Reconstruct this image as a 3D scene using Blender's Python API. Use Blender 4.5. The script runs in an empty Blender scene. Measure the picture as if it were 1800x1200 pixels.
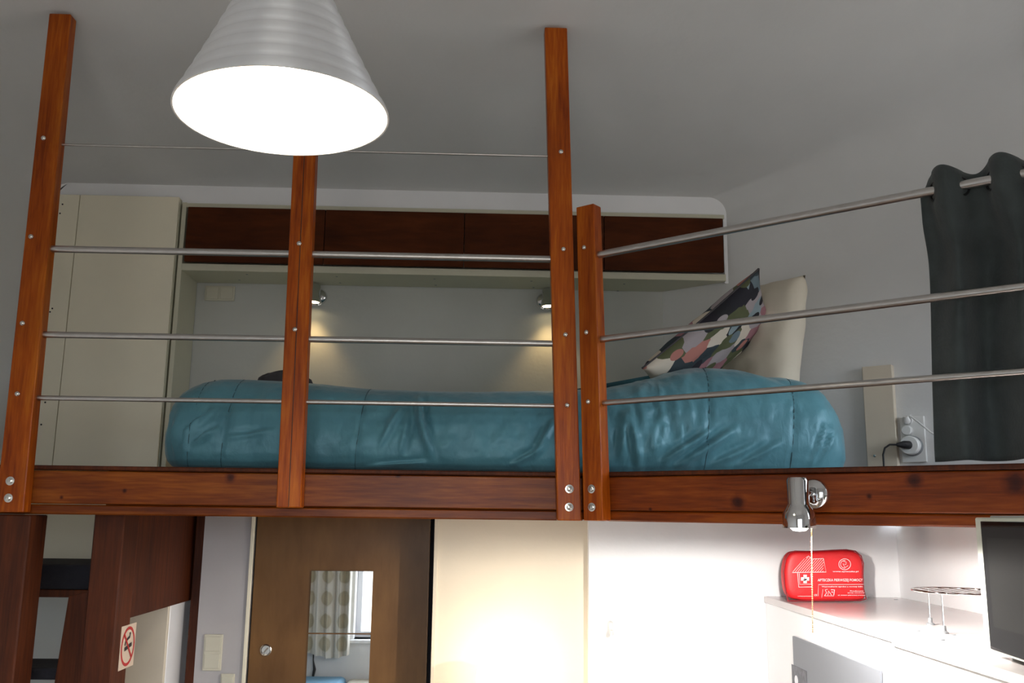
import bpy, bmesh, math, random
from mathutils import Vector, Matrix, noise
random.seed(7)
scene = bpy.context.scene
COL = scene.collection
PI = math.pi

# ------------------------------------------------------------------ camera
F = 1620.0
PITCH = math.atan(304 / F); ROLL = .0125; YAW = math.radians(1.7); H = 1.9
_r0 = Vector((math.cos(YAW), -math.sin(YAW), 0))
_u0 = Vector((-math.sin(YAW) * math.sin(PITCH), -math.cos(YAW) * math.sin(PITCH), math.cos(PITCH)))
CF = Vector((math.sin(YAW) * math.cos(PITCH), math.cos(YAW) * math.cos(PITCH), math.sin(PITCH)))
CR = _r0 * math.cos(ROLL) + _u0 * math.sin(ROLL)
CU = _u0 * math.cos(ROLL) - _r0 * math.sin(ROLL)
CO = Vector((0, 0, H))
cam_data = bpy.data.cameras.new('camera')
cam_data.sensor_width = 36; cam_data.lens = F / 1800 * 36; cam_data.clip_start = .02
cam = bpy.data.objects.new('camera', cam_data); COL.objects.link(cam)
M4 = Matrix.Identity(4)
for i in range(3):
    M4[i][0] = CR[i]; M4[i][1] = CU[i]; M4[i][2] = -CF[i]; M4[i][3] = CO[i]
cam.matrix_world = M4
scene.camera = cam

# ------------------------------------------------------------------ sky, daylight through the window, exposure
world = bpy.data.worlds.new('overcast_sky'); scene.world = world; world.use_nodes = True
bg = world.node_tree.nodes['Background']
bg.inputs[1].default_value = 10.0
_wt = world.node_tree; _g = _wt.nodes.new('ShaderNodeTexCoord'); _sx = _wt.nodes.new('ShaderNodeSeparateXYZ'); _rp = _wt.nodes.new('ShaderNodeValToRGB')
_wt.links.new(_g.outputs['Generated'], _sx.inputs[0]); _mr = _wt.nodes.new('ShaderNodeMapRange'); _mr.inputs[1].default_value = -1; _mr.inputs[2].default_value = 1
_wt.links.new(_sx.outputs[2], _mr.inputs[0]); _wt.links.new(_mr.outputs[0], _rp.inputs[0]); _wt.links.new(_rp.outputs[0], bg.inputs[0])
_rp.color_ramp.elements[0].position = .47; _rp.color_ramp.elements[0].color = (.30, .29, .27, 1)     # ground and houses outside
_rp.color_ramp.elements[1].position = .53; _rp.color_ramp.elements[1].color = (.88, .965, 1.06, 1)      # overcast sky
WIN = (-1.12, .75, .80, 2.55, -1.45)          # window opening x0 x1 z0 z1 and wall y behind the camera
pl = bpy.data.lights.new('window_portal', 'AREA'); pl.shape = 'RECTANGLE'
pl.size = WIN[1] - WIN[0]; pl.size_y = WIN[3] - WIN[2]; pl.cycles.is_portal = True
po = bpy.data.objects.new('window_portal', pl); COL.objects.link(po)
po.location = ((WIN[0] + WIN[1]) / 2, WIN[4] - .26, (WIN[2] + WIN[3]) / 2)
po.rotation_euler = (PI / 2, 0, 0)             # its -Z looks into the room (+Y)
pl2 = bpy.data.lights.new('loft_window_portal', 'AREA'); pl2.shape = 'RECTANGLE'; pl2.size = .68; pl2.size_y = 1.4; pl2.cycles.is_portal = True
po2 = bpy.data.objects.new('loft_window_portal', pl2); COL.objects.link(po2); po2.location = (2.16, 1.9, 2.46); po2.rotation_euler = (0, PI / 2, 0)
vs = scene.view_settings
vs.view_transform = 'Standard'; vs.look = 'None'; vs.exposure = 0.0; vs.gamma = 1.0
vs.use_curve_mapping = False

# ------------------------------------------------------------------ measuring helpers (a photo point put on a known real plane)
def ray(x, y): return CF + CR * ((x - 900) / F) + CU * ((600 - y) / F)
def PY(x, y, Y):
    d = ray(x, y); return CO + d * (Y / d.y)
def PX(x, y, X):
    d = ray(x, y); return CO + d * (X / d.x)
def PZ(x, y, Z):
    d = ray(x, y); return CO + d * ((Z - H) / d.z)
def PP(x, y, p, n):
    d = ray(x, y); return CO + d * ((Vector(p) - CO).dot(n) / d.dot(n))

# ------------------------------------------------------------------ mesh helpers
ORG = {}
def tag(o, label=None, cat=None, group=None, kind=None):
    if label: o['label'] = label
    if cat: o['category'] = cat
    if group: o['group'] = group
    if kind: o['kind'] = kind
    return o
def thing(name, loc, label, cat, group=None, kind=None):
    o = bpy.data.objects.new(name, None); COL.objects.link(o)
    o.empty_display_size = .05
    o.location = loc; ORG[o.name] = Vector(loc)
    return tag(o, label, cat, group, kind)
class B:
    def __init__(s): s.bm = bmesh.new()
    def hexa(s, a, b, bev=0, seg=1):
        """a, b: four corners each (matching order)"""
        vs_ = [s.bm.verts.new(Vector(p)) for p in list(a) + list(b)]
        fs = [(0, 1, 2, 3), (7, 6, 5, 4), (0, 4, 5, 1), (1, 5, 6, 2), (2, 6, 7, 3), (3, 7, 4, 0)]
        faces = [s.bm.faces.new([vs_[i] for i in f]) for f in fs]
        bmesh.ops.recalc_face_normals(s.bm, faces=faces)
        if bev:
            es = list({e for f in faces for e in f.edges})
            bmesh.ops.bevel(s.bm, geom=es, offset=bev, segments=seg, profile=.5, affect='EDGES')
        return s
    def box(s, x0, x1, y0, y1, z0, z1, bev=0, seg=1):
        return s.hexa([(x0, y0, z0), (x1, y0, z0), (x1, y1, z0), (x0, y1, z0)],
                      [(x0, y0, z1), (x1, y0, z1), (x1, y1, z1), (x0, y1, z1)], bev, seg)
    def prism(s, pts, vec, bev=0, seg=1):
        vec = Vector(vec)
        a = [s.bm.verts.new(Vector(p)) for p in pts]; b = [s.bm.verts.new(Vector(p) + vec) for p in pts]
        n = len(pts); faces = [s.bm.faces.new(a), s.bm.faces.new(b[::-1])]
        for i in range(n): faces.append(s.bm.faces.new((a[i], b[i], b[(i + 1) % n], a[(i + 1) % n])))
        bmesh.ops.recalc_face_normals(s.bm, faces=faces)
        if bev:
            es = [e for e in faces[0].edges] + [e for e in faces[1].edges]
            bmesh.ops.bevel(s.bm, geom=es, offset=bev, segments=seg, profile=.5, affect='EDGES')
        return s
    def tube(s, pts, r, n=12, cap=True):
        pts = [Vector(p) for p in pts]; rings = []
        rr = r if isinstance(r, (list, tuple)) else [r] * len(pts)
        prev = None
        for i, p in enumerate(pts):
            d = (pts[min(i + 1, len(pts) - 1)] - pts[max(i - 1, 0)]).normalized()
            if prev is None:
                q = Vector((0, 0, 1)) if abs(d.z) < .9 else Vector((1, 0, 0))
                u = d.cross(q).normalized()
            else:
                u = (prev - d * prev.dot(d)).normalized()
            prev = u; v = d.cross(u)
            rings.append([s.bm.verts.new(p + (u * math.cos(2 * PI * k / n) + v * math.sin(2 * PI * k / n)) * rr[i]) for k in range(n)])
        for a, b in zip(rings, rings[1:]):
            for k in range(n): s.bm.faces.new((a[k], a[(k + 1) % n], b[(k + 1) % n], b[k]))
        if cap:
            s.bm.faces.new(rings[0][::-1]); s.bm.faces.new(rings[-1])
        return s
    def lathe(s, prof, c, axis=(0, 0, 1), n=32, cap=True):
        ax = Vector(axis).normalized(); q = Vector((0, 0, 1)) if abs(ax.z) < .9 else Vector((1, 0, 0))
        u = ax.cross(q).normalized(); v = ax.cross(u); c = Vector(c); rings = []
        for r, h in prof:
            if r < 1e-6: rings.append([s.bm.verts.new(c + ax * h)])
            else: rings.append([s.bm.verts.new(c + ax * h + (u * math.cos(2 * PI * k / n) + v * math.sin(2 * PI * k / n)) * r) for k in range(n)])
        for a, b in zip(rings, rings[1:]):
            for k in range(n):
                f = []
                for w in ((a[k % len(a)], a[(k + 1) % len(a)]), (b[(k + 1) % len(b)], b[k % len(b)])):
                    for t in w:
                        if t not in f: f.append(t)
                if len(f) > 2: s.bm.faces.new(f)
        if cap:
            if len(rings[0]) > 1: s.bm.faces.new(rings[0][::-1])
            if len(rings[-1]) > 1: s.bm.faces.new(rings[-1])
        return s
    def torus(s, c, R, r, axis=(0, 0, 1), n=40, m=8):
        ax = Vector(axis).normalized(); q = Vector((0, 0, 1)) if abs(ax.z) < .9 else Vector((1, 0, 0))
        u = ax.cross(q).normalized(); v = ax.cross(u); c = Vector(c)
        g = []
        for i in range(n):
            d = u * math.cos(2 * PI * i / n) + v * math.sin(2 * PI * i / n)
            g.append([s.bm.verts.new(c + d * (R + r * math.cos(2 * PI * j / m)) + ax * r * math.sin(2 * PI * j / m)) for j in range(m)])
        for i in range(n):
            for j in range(m): s.bm.faces.new((g[i][j], g[(i + 1) % n][j], g[(i + 1) % n][(j + 1) % m], g[i][(j + 1) % m]))
        return s
    def grid(s, rows, closed=False):
        vv = [[s.bm.verts.new(Vector(p)) for p in r] for r in rows]
        for a, b in zip(vv, vv[1:]):
            n = len(a)
            for k in range(n if closed else n - 1): s.bm.faces.new((a[k], a[(k + 1) % n], b[(k + 1) % n], b[k]))
        return vv
    def build(s, name, mat, parent=None, smooth=False, angle=40):
        me = bpy.data.meshes.new(name)
        org = ORG[parent.name] if parent else Vector((0, 0, 0))
        bmesh.ops.recalc_face_normals(s.bm, faces=s.bm.faces)
        for v in s.bm.verts: v.co -= org
        s.bm.to_mesh(me); s.bm.free()
        o = bpy.data.objects.new(name, me); COL.objects.link(o)
        if mat: me.materials.append(mat)
        if parent: o.parent = parent
        ORG[o.name] = org
        if smooth:
            me.polygons.foreach_set('use_smooth', [True] * len(me.polygons))
            if angle < 180: me.set_sharp_from_angle(angle=math.radians(angle))
        return o
def struct(name, b, mat, smooth=False, angle=40, label=None):
    o = b.build(name, mat, None, smooth, angle); o['kind'] = 'structure'
    if label: o['label'] = label
    return o

# ------------------------------------------------------------------ materials
def new_mat(name):
    m = bpy.data.materials.new(name); m.use_nodes = True
    nt = m.node_tree; return m, nt, nt.nodes['Principled BSDF']
def N(nt, t, **kw):
    n = nt.nodes.new(t)
    for k, v in kw.items():
        if k in n.inputs: n.inputs[k].default_value = v
        else: setattr(n, k, v)
    return n
def ramp(nt, fac, stops, interp='LINEAR'):
    r = nt.nodes.new('ShaderNodeValToRGB'); r.color_ramp.interpolation = interp
    els = r.color_ramp.elements
    while len(els) < len(stops): els.new(.5)
    for e, (p, c) in zip(els, stops): e.position = p; e.color = (c[0], c[1], c[2], 1)
    nt.links.new(fac, r.inputs[0]); return r.outputs[0]
def plain(name, col, rough=.6, metal=0, var=.06, scale=6, bump=0, bscale=60, coat=0, spec=.5, sheen=0):
    m, nt, p = new_mat(name)
    p.inputs['Roughness'].default_value = rough; p.inputs['Metallic'].default_value = metal
    p.inputs['Specular IOR Level'].default_value = spec
    p.inputs['Coat Weight'].default_value = coat
    if sheen: p.inputs['Sheen Weight'].default_value = sheen
    tc = N(nt, 'ShaderNodeTexCoord'); nz = N(nt, 'ShaderNodeTexNoise', Scale=scale, Detail=4.0)
    nt.links.new(tc.outputs['Object'], nz.inputs['Vector'])
    a = [c * (1 - var) for c in col]; b = [min(1, c * (1 + var)) for c in col]
    nt.links.new(ramp(nt, nz.outputs[0], [(.3, a), (.7, b)]), p.inputs['Base Color'])
    if bump:
        n2 = N(nt, 'ShaderNodeTexNoise', Scale=bscale, Detail=5.0); nt.links.new(tc.outputs['Object'], n2.inputs['Vector'])
        bp = N(nt, 'ShaderNodeBump', Strength=bump, Distance=.01); nt.links.new(n2.outputs[0], bp.inputs['Height'])
        nt.links.new(bp.outputs[0], p.inputs['Normal'])
    return m
def wood(name, dark, mid, light, axis='Z', rotz=0, rough=.38, stretch=14, knots=.045, coat=.04, spec=.22, kn=()):
    m, nt, p = new_mat(name)
    p.inputs['Roughness'].default_value = rough; p.inputs['Specular IOR Level'].default_value = spec; p.inputs['Coat Weight'].default_value = coat; p.inputs['Coat Roughness'].default_value = .25
    tc = N(nt, 'ShaderNodeTexCoord'); oi = N(nt, 'ShaderNodeObjectInfo')
    add = N(nt, 'ShaderNodeVectorMath', operation='ADD'); ml = N(nt, 'ShaderNodeMath', operation='MULTIPLY'); ml.inputs[1].default_value = 13.0
    nt.links.new(oi.outputs['Random'], ml.inputs[0]); nt.links.new(tc.outputs['Object'], add.inputs[0]); nt.links.new(ml.outputs[0], add.inputs[1])
    rt = N(nt, 'ShaderNodeMapping'); rt.inputs['Rotation'].default_value = (0, 0, rotz)
    nt.links.new(add.outputs[0], rt.inputs[0])
    mp = N(nt, 'ShaderNodeMapping'); sc = [stretch] * 3; sc['XYZ'.index(axis)] = 1.0; mp.inputs['Scale'].default_value = sc
    nt.links.new(rt.outputs[0], mp.inputs[0])
    n1 = N(nt, 'ShaderNodeTexNoise', Scale=2.6, Detail=6.0, Roughness=.6, Distortion=.6); nt.links.new(mp.outputs[0], n1.inputs['Vector'])
    n2 = N(nt, 'ShaderNodeTexNoise', Scale=11.0, Detail=3.0); nt.links.new(mp.outputs[0], n2.inputs['Vector'])
    mx = N(nt, 'ShaderNodeMix', data_type='FLOAT'); mx.inputs[0].default_value = .35
    nt.links.new(n1.outputs[0], mx.inputs[2]); nt.links.new(n2.outputs[0], mx.inputs[3])
    col = ramp(nt, mx.outputs[0], [(.34, dark), (.5, mid), (.68, light)])
    n3 = N(nt, 'ShaderNodeTexNoise', Scale=3.0, Detail=2.0); nt.links.new(rt.outputs[0], n3.inputs['Vector'])
    tone = ramp(nt, n3.outputs[0], [(.3, (.72, .68, .66)), (.7, (1.08, 1.08, 1.08))])
    m1 = N(nt, 'ShaderNodeMix', data_type='RGBA', blend_type='MULTIPLY'); m1.inputs[0].default_value = 1
    nt.links.new(col, m1.inputs[6]); nt.links.new(tone, m1.inputs[7])
    out = m1.outputs[2]
    if knots:
        mk = N(nt, 'ShaderNodeMapping'); s2 = [1.0] * 3; s2['XYZ'.index(axis)] = .6; mk.inputs['Scale'].default_value = s2
        nt.links.new(rt.outputs[0], mk.inputs[0])
        vo = N(nt, 'ShaderNodeTexVoronoi', Scale=4.2); nt.links.new(mk.outputs[0], vo.inputs['Vector'])
        kc = ramp(nt, vo.outputs['Distance'], [(knots * .9, (.22, .14, .12)), (knots * 1.7, (1, 1, 1))])
        m2 = N(nt, 'ShaderNodeMix', data_type='RGBA', blend_type='MULTIPLY'); m2.inputs[0].default_value = 1
        nt.links.new(out, m2.inputs[6]); nt.links.new(kc, m2.inputs[7]); out = m2.outputs[2]
    for (q, rk_) in kn:
        rt0 = N(nt, 'ShaderNodeVectorMath', operation='SUBTRACT'); rt0.inputs[1].default_value = q; nt.links.new(tc.outputs['Object'], rt0.inputs[0])
        wb = N(nt, 'ShaderNodeTexNoise', Scale=60.0, Detail=2.0); nt.links.new(tc.outputs['Object'], wb.inputs['Vector'])
        ln = N(nt, 'ShaderNodeVectorMath', operation='LENGTH'); nt.links.new(rt0.outputs[0], ln.inputs[0])
        dv = N(nt, 'ShaderNodeMath', operation='DIVIDE'); dv.inputs[1].default_value = rk_ * 3; nt.links.new(ln.outputs['Value'], dv.inputs[0])
        ad_ = N(nt, 'ShaderNodeMath', operation='MULTIPLY_ADD'); ad_.inputs[1].default_value = .22; nt.links.new(wb.outputs[0], ad_.inputs[0]); nt.links.new(dv.outputs[0], ad_.inputs[2])
        kc = ramp(nt, ad_.outputs[0], [(.16, (.16, .08, .07)), (.38, (.34, .2, .18)), (.48, (.62, .5, .45)), (.75, (1, 1, 1))])
        m3 = N(nt, 'ShaderNodeMix', data_type='RGBA', blend_type='MULTIPLY'); m3.inputs[0].default_value = 1
        nt.links.new(out, m3.inputs[6]); nt.links.new(kc, m3.inputs[7]); out = m3.outputs[2]
    nt.links.new(out, p.inputs['Base Color'])
    bp = N(nt, 'ShaderNodeBump', Strength=.12, Distance=.004); nt.links.new(n2.outputs[0], bp.inputs['Height']); nt.links.new(bp.outputs[0], p.inputs['Normal'])
    return m
def glow(name, col, strength):
    m, nt, p = new_mat(name)
    p.inputs['Base Color'].default_value = (.9, .9, .88, 1)
    p.inputs['Emission Color'].default_value = (*col, 1); p.inputs['Emission Strength'].default_value = strength
    return m

D2 = Vector((.7674, -.6411, 0)); N2 = Vector((-.6411, -.7674, 0))   # direction of the angled railing and its outward normal
ROT2 = -math.atan2(D2.y, D2.x)
_C = Vector((PY(1024, 914, 2.80).x, 2.80, 1.884))
def _kx(l): return [(PY(x, y, 2.80) - _C, k) for x, y, k in l]
def _kr(l): return [(PP(x, y, _C, N2) - _C, k) for x, y, k in l]
W1, W2_, W3 = (.22, .030, .0008), (.40, .078, .002), (.56, .155, .008)
M = dict(
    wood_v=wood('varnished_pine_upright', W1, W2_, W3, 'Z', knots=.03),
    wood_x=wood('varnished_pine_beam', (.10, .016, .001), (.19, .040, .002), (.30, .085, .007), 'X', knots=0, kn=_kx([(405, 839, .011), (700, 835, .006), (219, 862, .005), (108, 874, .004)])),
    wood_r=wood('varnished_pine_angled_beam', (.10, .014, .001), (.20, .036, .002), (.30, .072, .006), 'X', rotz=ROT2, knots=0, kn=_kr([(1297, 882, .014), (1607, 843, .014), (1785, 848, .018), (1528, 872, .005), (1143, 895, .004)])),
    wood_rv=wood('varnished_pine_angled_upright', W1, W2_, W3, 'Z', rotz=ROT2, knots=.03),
    wood_d=wood('dark_stained_pine', (.045, .009, .002), (.08, .017, .003), (.125, .028, .005), 'Z', knots=.035, rough=.6, coat=0, spec=.25),
    cab=wood('dark_mahogany_veneer', (.05, .011, .002), (.08, .018, .003), (.11, .026, .005), 'X', stretch=5, knots=0, rough=.65, coat=0, spec=.15),
    doorw=wood('pale_plywood', (.14, .065, .018), (.165, .08, .024), (.19, .095, .03), 'Z', stretch=4, knots=0, rough=.5, coat=.1),
    tread=plain('dark_carpet', (.015, .014, .02), .95, bump=.4),
    plaster=plain('white_plaster', (.70, .70, .69), .85, var=.03, scale=3, bump=.12, bscale=35),
    hall=plain('hall_wall_grey', (.47, .45, .455), .75, var=.03, bump=.05),  # one even grey, darker than the white walls
    niche=plain('niche_wall_shade_grey', (.56, .565, .53), .75, var=.03, bump=.06),  # white wall, greyed in its colour to stand in for the niche's shade
    white=plain('white_wall_paint', (.86, .86, .87), .7, var=.02, bump=.05),
    cream=plain('cream_wall_paint', (.68, .60, .48), .6, var=.02, bump=.04),
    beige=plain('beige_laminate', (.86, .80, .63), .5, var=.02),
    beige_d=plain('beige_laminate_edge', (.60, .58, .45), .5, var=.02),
    steel=plain('brushed_steel', (.55, .53, .51), .32, 1, var=.05, scale=40),
    chrome=plain('polished_chrome', (.75, .75, .76), .06, 1, var=.01),
    alu=plain('spun_aluminium', (.93, .94, .96), .3, .8, var=.02, scale=30),
    shade_in=plain('white_enamel', (.95, .93, .88), .45, var=.01),
    bolt=plain('zinc_bolt', (.72, .70, .66), .22, 1, var=.1, scale=300),
    plastic=plain('ivory_plastic', (.62, .59, .48), .35, var=.02),
    plastic_w=plain('white_plastic', (.78, .78, .76), .35, var=.02),
    plastic_g=plain('grey_plastic', (.2, .21, .22), .4, var=.02),
    black=plain('black_rubber', (.012, .012, .014), .45, var=.05),
    curtain=plain('charcoal_velvet', (.05, .062, .062), .9, var=.15, scale=20, bump=.15, bscale=120, sheen=.15),
    pillow=plain('cream_cotton', (.66, .60, .49), .8, var=.03, bump=.15, bscale=14),
    red=plain('red_nylon', (.62, .012, .016), .5, var=.06, scale=20, bump=.1, bscale=300),
    red_d=plain('dark_red_piping', (.22, .006, .014), .55),
    print_w=plain('white_print', (.86, .72, .72), .5, var=.03),
    gold=plain('brass_chain', (.78, .55, .3), .3, 1),
    worktop=plain('white_laminate_top', (.64, .59, .59), .22, var=.02),
    unit=plain('white_lacquer', (.86, .86, .88), .35, var=.01),
    greypanel=plain('grey_steel_door', (.20, .212, .24), .5, 0, var=.04, scale=3),
    photo_d=plain('dark_photo_print', (.09, .09, .11), .4, var=.4, scale=60),
    photo_l=plain('pale_photo_print', (.8, .8, .85), .4),
    mw=plain('pale_green_enamel', (.62, .66, .58), .35, var=.01),
    mwtop=plain('grey_enamel', (.45, .46, .46), .35),
    glass_b=plain('black_glass', (.008, .008, .009), .05, var=.1, spec=.08),
    glass_w=plain('tinted_door_window', (.012, .012, .011), .06, var=.1, spec=.1),
    seam=plain('dark_teal_thread', (.03, .08, .1), .7),
    darkcloth=plain('dark_grey_cloth', (.06, .055, .06), .9, bump=.3),
    sign=plain('cream_sign_card', (.72, .58, .46), .5, var=.03),
    sign_r=plain('red_sign_ink', (.5, .02, .02), .5),
    sign_k=plain('black_sign_ink', (.02, .015, .015), .5),
    sofa=plain('blue_throw', (.22, .42, .6), .8, bump=.2),
    floor=wood('laminate_floor', (.17, .13, .10), (.24, .19, .15), (.29, .24, .19), 'Y', stretch=9, knots=0),
)
_nt = M['alu'].node_tree; _p = _nt.nodes['Principled BSDF']; _p.inputs['Anisotropic'].default_value = .9; _p.inputs['Anisotropic Rotation'].default_value = .25; _p.inputs['Roughness'].default_value = .42; _p.inputs['Metallic'].default_value = .68
_tg = N(_nt, 'ShaderNodeTangent', direction_type='RADIAL', axis='Z'); _nt.links.new(_tg.outputs[0], _p.inputs['Tangent'])
M['mirror'], _nt, _p = new_mat('mirror_glass'); _p.inputs['Metallic'].default_value = 1; _p.inputs['Roughness'].default_value = .01
_p.inputs['Base Color'].default_value = (.82, .84, .84, 1)
# thin window glass
m, nt, p = new_mat('window_glass'); tr = N(nt, 'ShaderNodeBsdfTransparent'); gl = N(nt, 'ShaderNodeBsdfGlossy', Roughness=.02)
mxs = N(nt, 'ShaderNodeMixShader'); mxs.inputs[0].default_value = .06
nt.links.new(tr.outputs[0], mxs.inputs[1]); nt.links.new(gl.outputs[0], mxs.inputs[2]); nt.links.new(mxs.outputs[0], nt.nodes['Material Output'].inputs[0]); M['glass'] = m
# quilt satin
m, nt, p = new_mat('teal_satin'); M['satin'] = m
p.inputs['Roughness'].default_value = .43; p.inputs['Sheen Weight'].default_value = .2; p.inputs['Anisotropic'].default_value = .3
p.inputs['Specular IOR Level'].default_value = .6; p.inputs['Specular Tint'].default_value = (.6, .85, 1, 1)
tc = N(nt, 'ShaderNodeTexCoord'); nz = N(nt, 'ShaderNodeTexNoise', Scale=7.0, Detail=5.0); nt.links.new(tc.outputs['Object'], nz.inputs['Vector'])
nt.links.new(ramp(nt, nz.outputs[0], [(.3, (.066, .19, .235)), (.7, (.092, .257, .31))]), p.inputs['Base Color'])
n2 = N(nt, 'ShaderNodeTexNoise', Scale=38.0, Detail=4.0, Distortion=1.0)
mp = N(nt, 'ShaderNodeMapping'); mp.inputs['Scale'].default_value = (1, 1, .55); nt.links.new(tc.outputs['Object'], mp.inputs[0]); nt.links.new(mp.outputs[0], n2.inputs['Vector'])
bp = N(nt, 'ShaderNodeBump', Strength=.16, Distance=.012); nt.links.new(n2.outputs[0], bp.inputs['Height']); nt.links.new(bp.outputs[0], p.inputs['Normal'])
# patterned cushion
m, nt, p = new_mat('geometric_print_cotton'); M['print'] = m; p.inputs['Roughness'].default_value = .8
tc = N(nt, 'ShaderNodeTexCoord')
PAL = [(.010, .010, .018), (.30, .14, .16), (.62, .55, .45), (.13, .18, .21), (.010, .010, .015), (.42, .17, .14), (.34, .30, .31), (.03, .045, .055), (.24, .31, .34), (.62, .55, .46), (.012, .010, .018), (.09, .10, .045)]
def cells(scale, off):
    mp = N(nt, 'ShaderNodeMapping'); mp.inputs['Location'].default_value = off; nt.links.new(tc.outputs['UV'], mp.inputs[0])
    v = N(nt, 'ShaderNodeTexVoronoi', Scale=scale, voronoi_dimensions='2D', distance='MANHATTAN' if scale > 5 else 'EUCLIDEAN'); nt.links.new(mp.outputs[0], v.inputs['Vector'])
    sp = N(nt, 'ShaderNodeSeparateColor'); nt.links.new(v.outputs['Color'], sp.inputs[0]); return v, sp
v1, s1 = cells(6.2, (0, 0, 0)); v2, s2 = cells(4.6, (3.3, 1.7, 0))
c1 = ramp(nt, s1.outputs[0], [(i / len(PAL), c) for i, c in enumerate(PAL)], 'CONSTANT')
c2 = ramp(nt, s2.outputs[1], [(i / len(PAL), c) for i, c in enumerate(PAL[3:] + PAL[:3])], 'CONSTANT')
lt = N(nt, 'ShaderNodeMath', operation='LESS_THAN'); lt.inputs[1].default_value = .24; nt.links.new(v2.outputs['Distance'], lt.inputs[0])
mx = N(nt, 'ShaderNodeMix', data_type='RGBA'); nt.links.new(lt.outputs[0], mx.inputs[0]); nt.links.new(c1, mx.inputs[6]); nt.links.new(c2, mx.inputs[7])
nt.links.new(mx.outputs[2], p.inputs['Base Color'])
# circle-print curtain
m, nt, p = new_mat('circle_print_curtain'); M['circles'] = m; p.inputs['Roughness'].default_value = .85
tc = N(nt, 'ShaderNodeTexCoord'); v = N(nt, 'ShaderNodeTexVoronoi', Scale=1.0, voronoi_dimensions='2D', Randomness=0.0)
nt.links.new(tc.outputs['UV'], v.inputs['Vector'])
nt.links.new(ramp(nt, v.outputs['Distance'], [(0, (.62, .56, .42)), (.3, (.52, .47, .36)), (.36, (.74, .71, .64)), (.5, (.76, .73, .67))]), p.inputs['Base Color'])
p.inputs['Subsurface Weight'].default_value = 0

# ------------------------------------------------------------------ the room shell
XL, XR, YB, YW = -1.85, 2.1, 3.93, WIN[4]
def zc(y):      # ceiling height along the vault
    if y >= 2.755: return 3.475 - (y - 2.755) * .245
    t = 2.755 - y
    return 3.475 + .19 * (1 - math.exp(-t * 1.25))
def xr(y): return min(XR, 1.015 + (3.72 - y) * D2.x / -D2.y)
def rad(y):
    t = max(0, min(1, (3.72 - y) / 1.6)); t = t * t * (3 - 2 * t)
    return .075 + .5 * t
def radl(y):
    t = max(0, min(1, (3.72 - y) / 1.6)); t = t * t * (3 - 2 * t)
    return .11 + .4 * t
ys = [YB, 3.85, 3.78, 3.72] + [3.72 - .06 * i for i in range(1, 30)] + [1.9 - .2 * i for i in range(0, 17)] + [YW]
NA = 14
def prof(y):
    z = zc(y); rl = radl(y); rr = rad(y); x1 = xr(y)
    P = []
    for k in range(NA + 1):
        a = PI - k / NA * PI / 2; P.append((XL + rl + rl * math.cos(a), y, z - rl + rl * math.sin(a)))
    for k in range(1, 13): P.append((XL + rl + (x1 - rr - XL - rl) * k / 13, y, z))
    for k in range(NA + 1):
        a = PI / 2 - k / NA * PI / 2; P.append((x1 - rr + rr * math.cos(a), y, z - rr + rr * math.sin(a)))
    return P
b = B(); b.grid([prof(y) for y in ys]); struct('ceiling', b, M['plaster'], True, 180)
b = B(); b.grid([[(XL, y, z) for z in (0, 1.0, 2.0, zc(y) - radl(y))] for y in ys]); struct('wall_left', b, M['plaster'], True, 180)
YK0 = 3.72 - (XR - 1.015) * -D2.y / D2.x        # where the angled wall meets the straight right wall
b = B(); yo = [y for y in ys if y > YK0 + .01] + [YK0]
b.grid([[(xr(y), y, z) for z in (1.89 if xr(y) < 1.62 else 0, 1.95, 2.3, zc(y) - rad(y))] for y in yo])
W2 = (1.2, 2.60, 2.12, 2.80)                    # loft window in the right wall: y0 y1 z0 z1
def wq(y0, y1, f0, f1):
    b.grid([[(XR, y, z) for z in (f0(y), f1(y))] for y in (y0, y1)])
zt_f = lambda y: zc(y) - rad(y)
yy = sorted([YK0, W2[1], W2[0], YW] + [y for y in ys if y < YK0 - .01], reverse=True)
for ya, yb2 in zip(yy, yy[1:]):
    if yb2 >= W2[0] - 1e-6 and ya <= W2[1] + 1e-6:
        wq(ya, yb2, lambda y: 0, lambda y: W2[2]); wq(ya, yb2, lambda y: W2[3], zt_f)
    else: wq(ya, yb2, lambda y: 0, zt_f)
struct('wall_right', b, M['plaster'], True, 30)
w2 = thing('window_2', (XR, 1.9, W2[2]), 'small loft window in the right wall beyond the dark curtain', 'window', kind='structure')
b = B(); t = .045
for (y0, y1, z0, z1) in [(W2[0], W2[1], W2[2], W2[2] + t), (W2[0], W2[1], W2[3] - t, W2[3]), (W2[0], W2[0] + t, W2[2] + t, W2[3] - t), (W2[1] - t, W2[1], W2[2] + t, W2[3] - t)]:
    b.box(XR + .002, XR + .05, y0, y1, z0, z1, .003)
b.build('window_frame', M['unit'], w2)
b = B(); b.box(XR + .024, XR + .028, W2[0] + t, W2[1] - t, W2[2] + t, W2[3] - t); b.build('pane', M['glass'], w2)
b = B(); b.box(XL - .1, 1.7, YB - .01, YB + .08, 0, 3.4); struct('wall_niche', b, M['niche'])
b = B(); b.box(XL - .2, XR + .2, YW - .2, YB + .1, -.1, 0); struct('floor', b, M['floor'])
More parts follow.
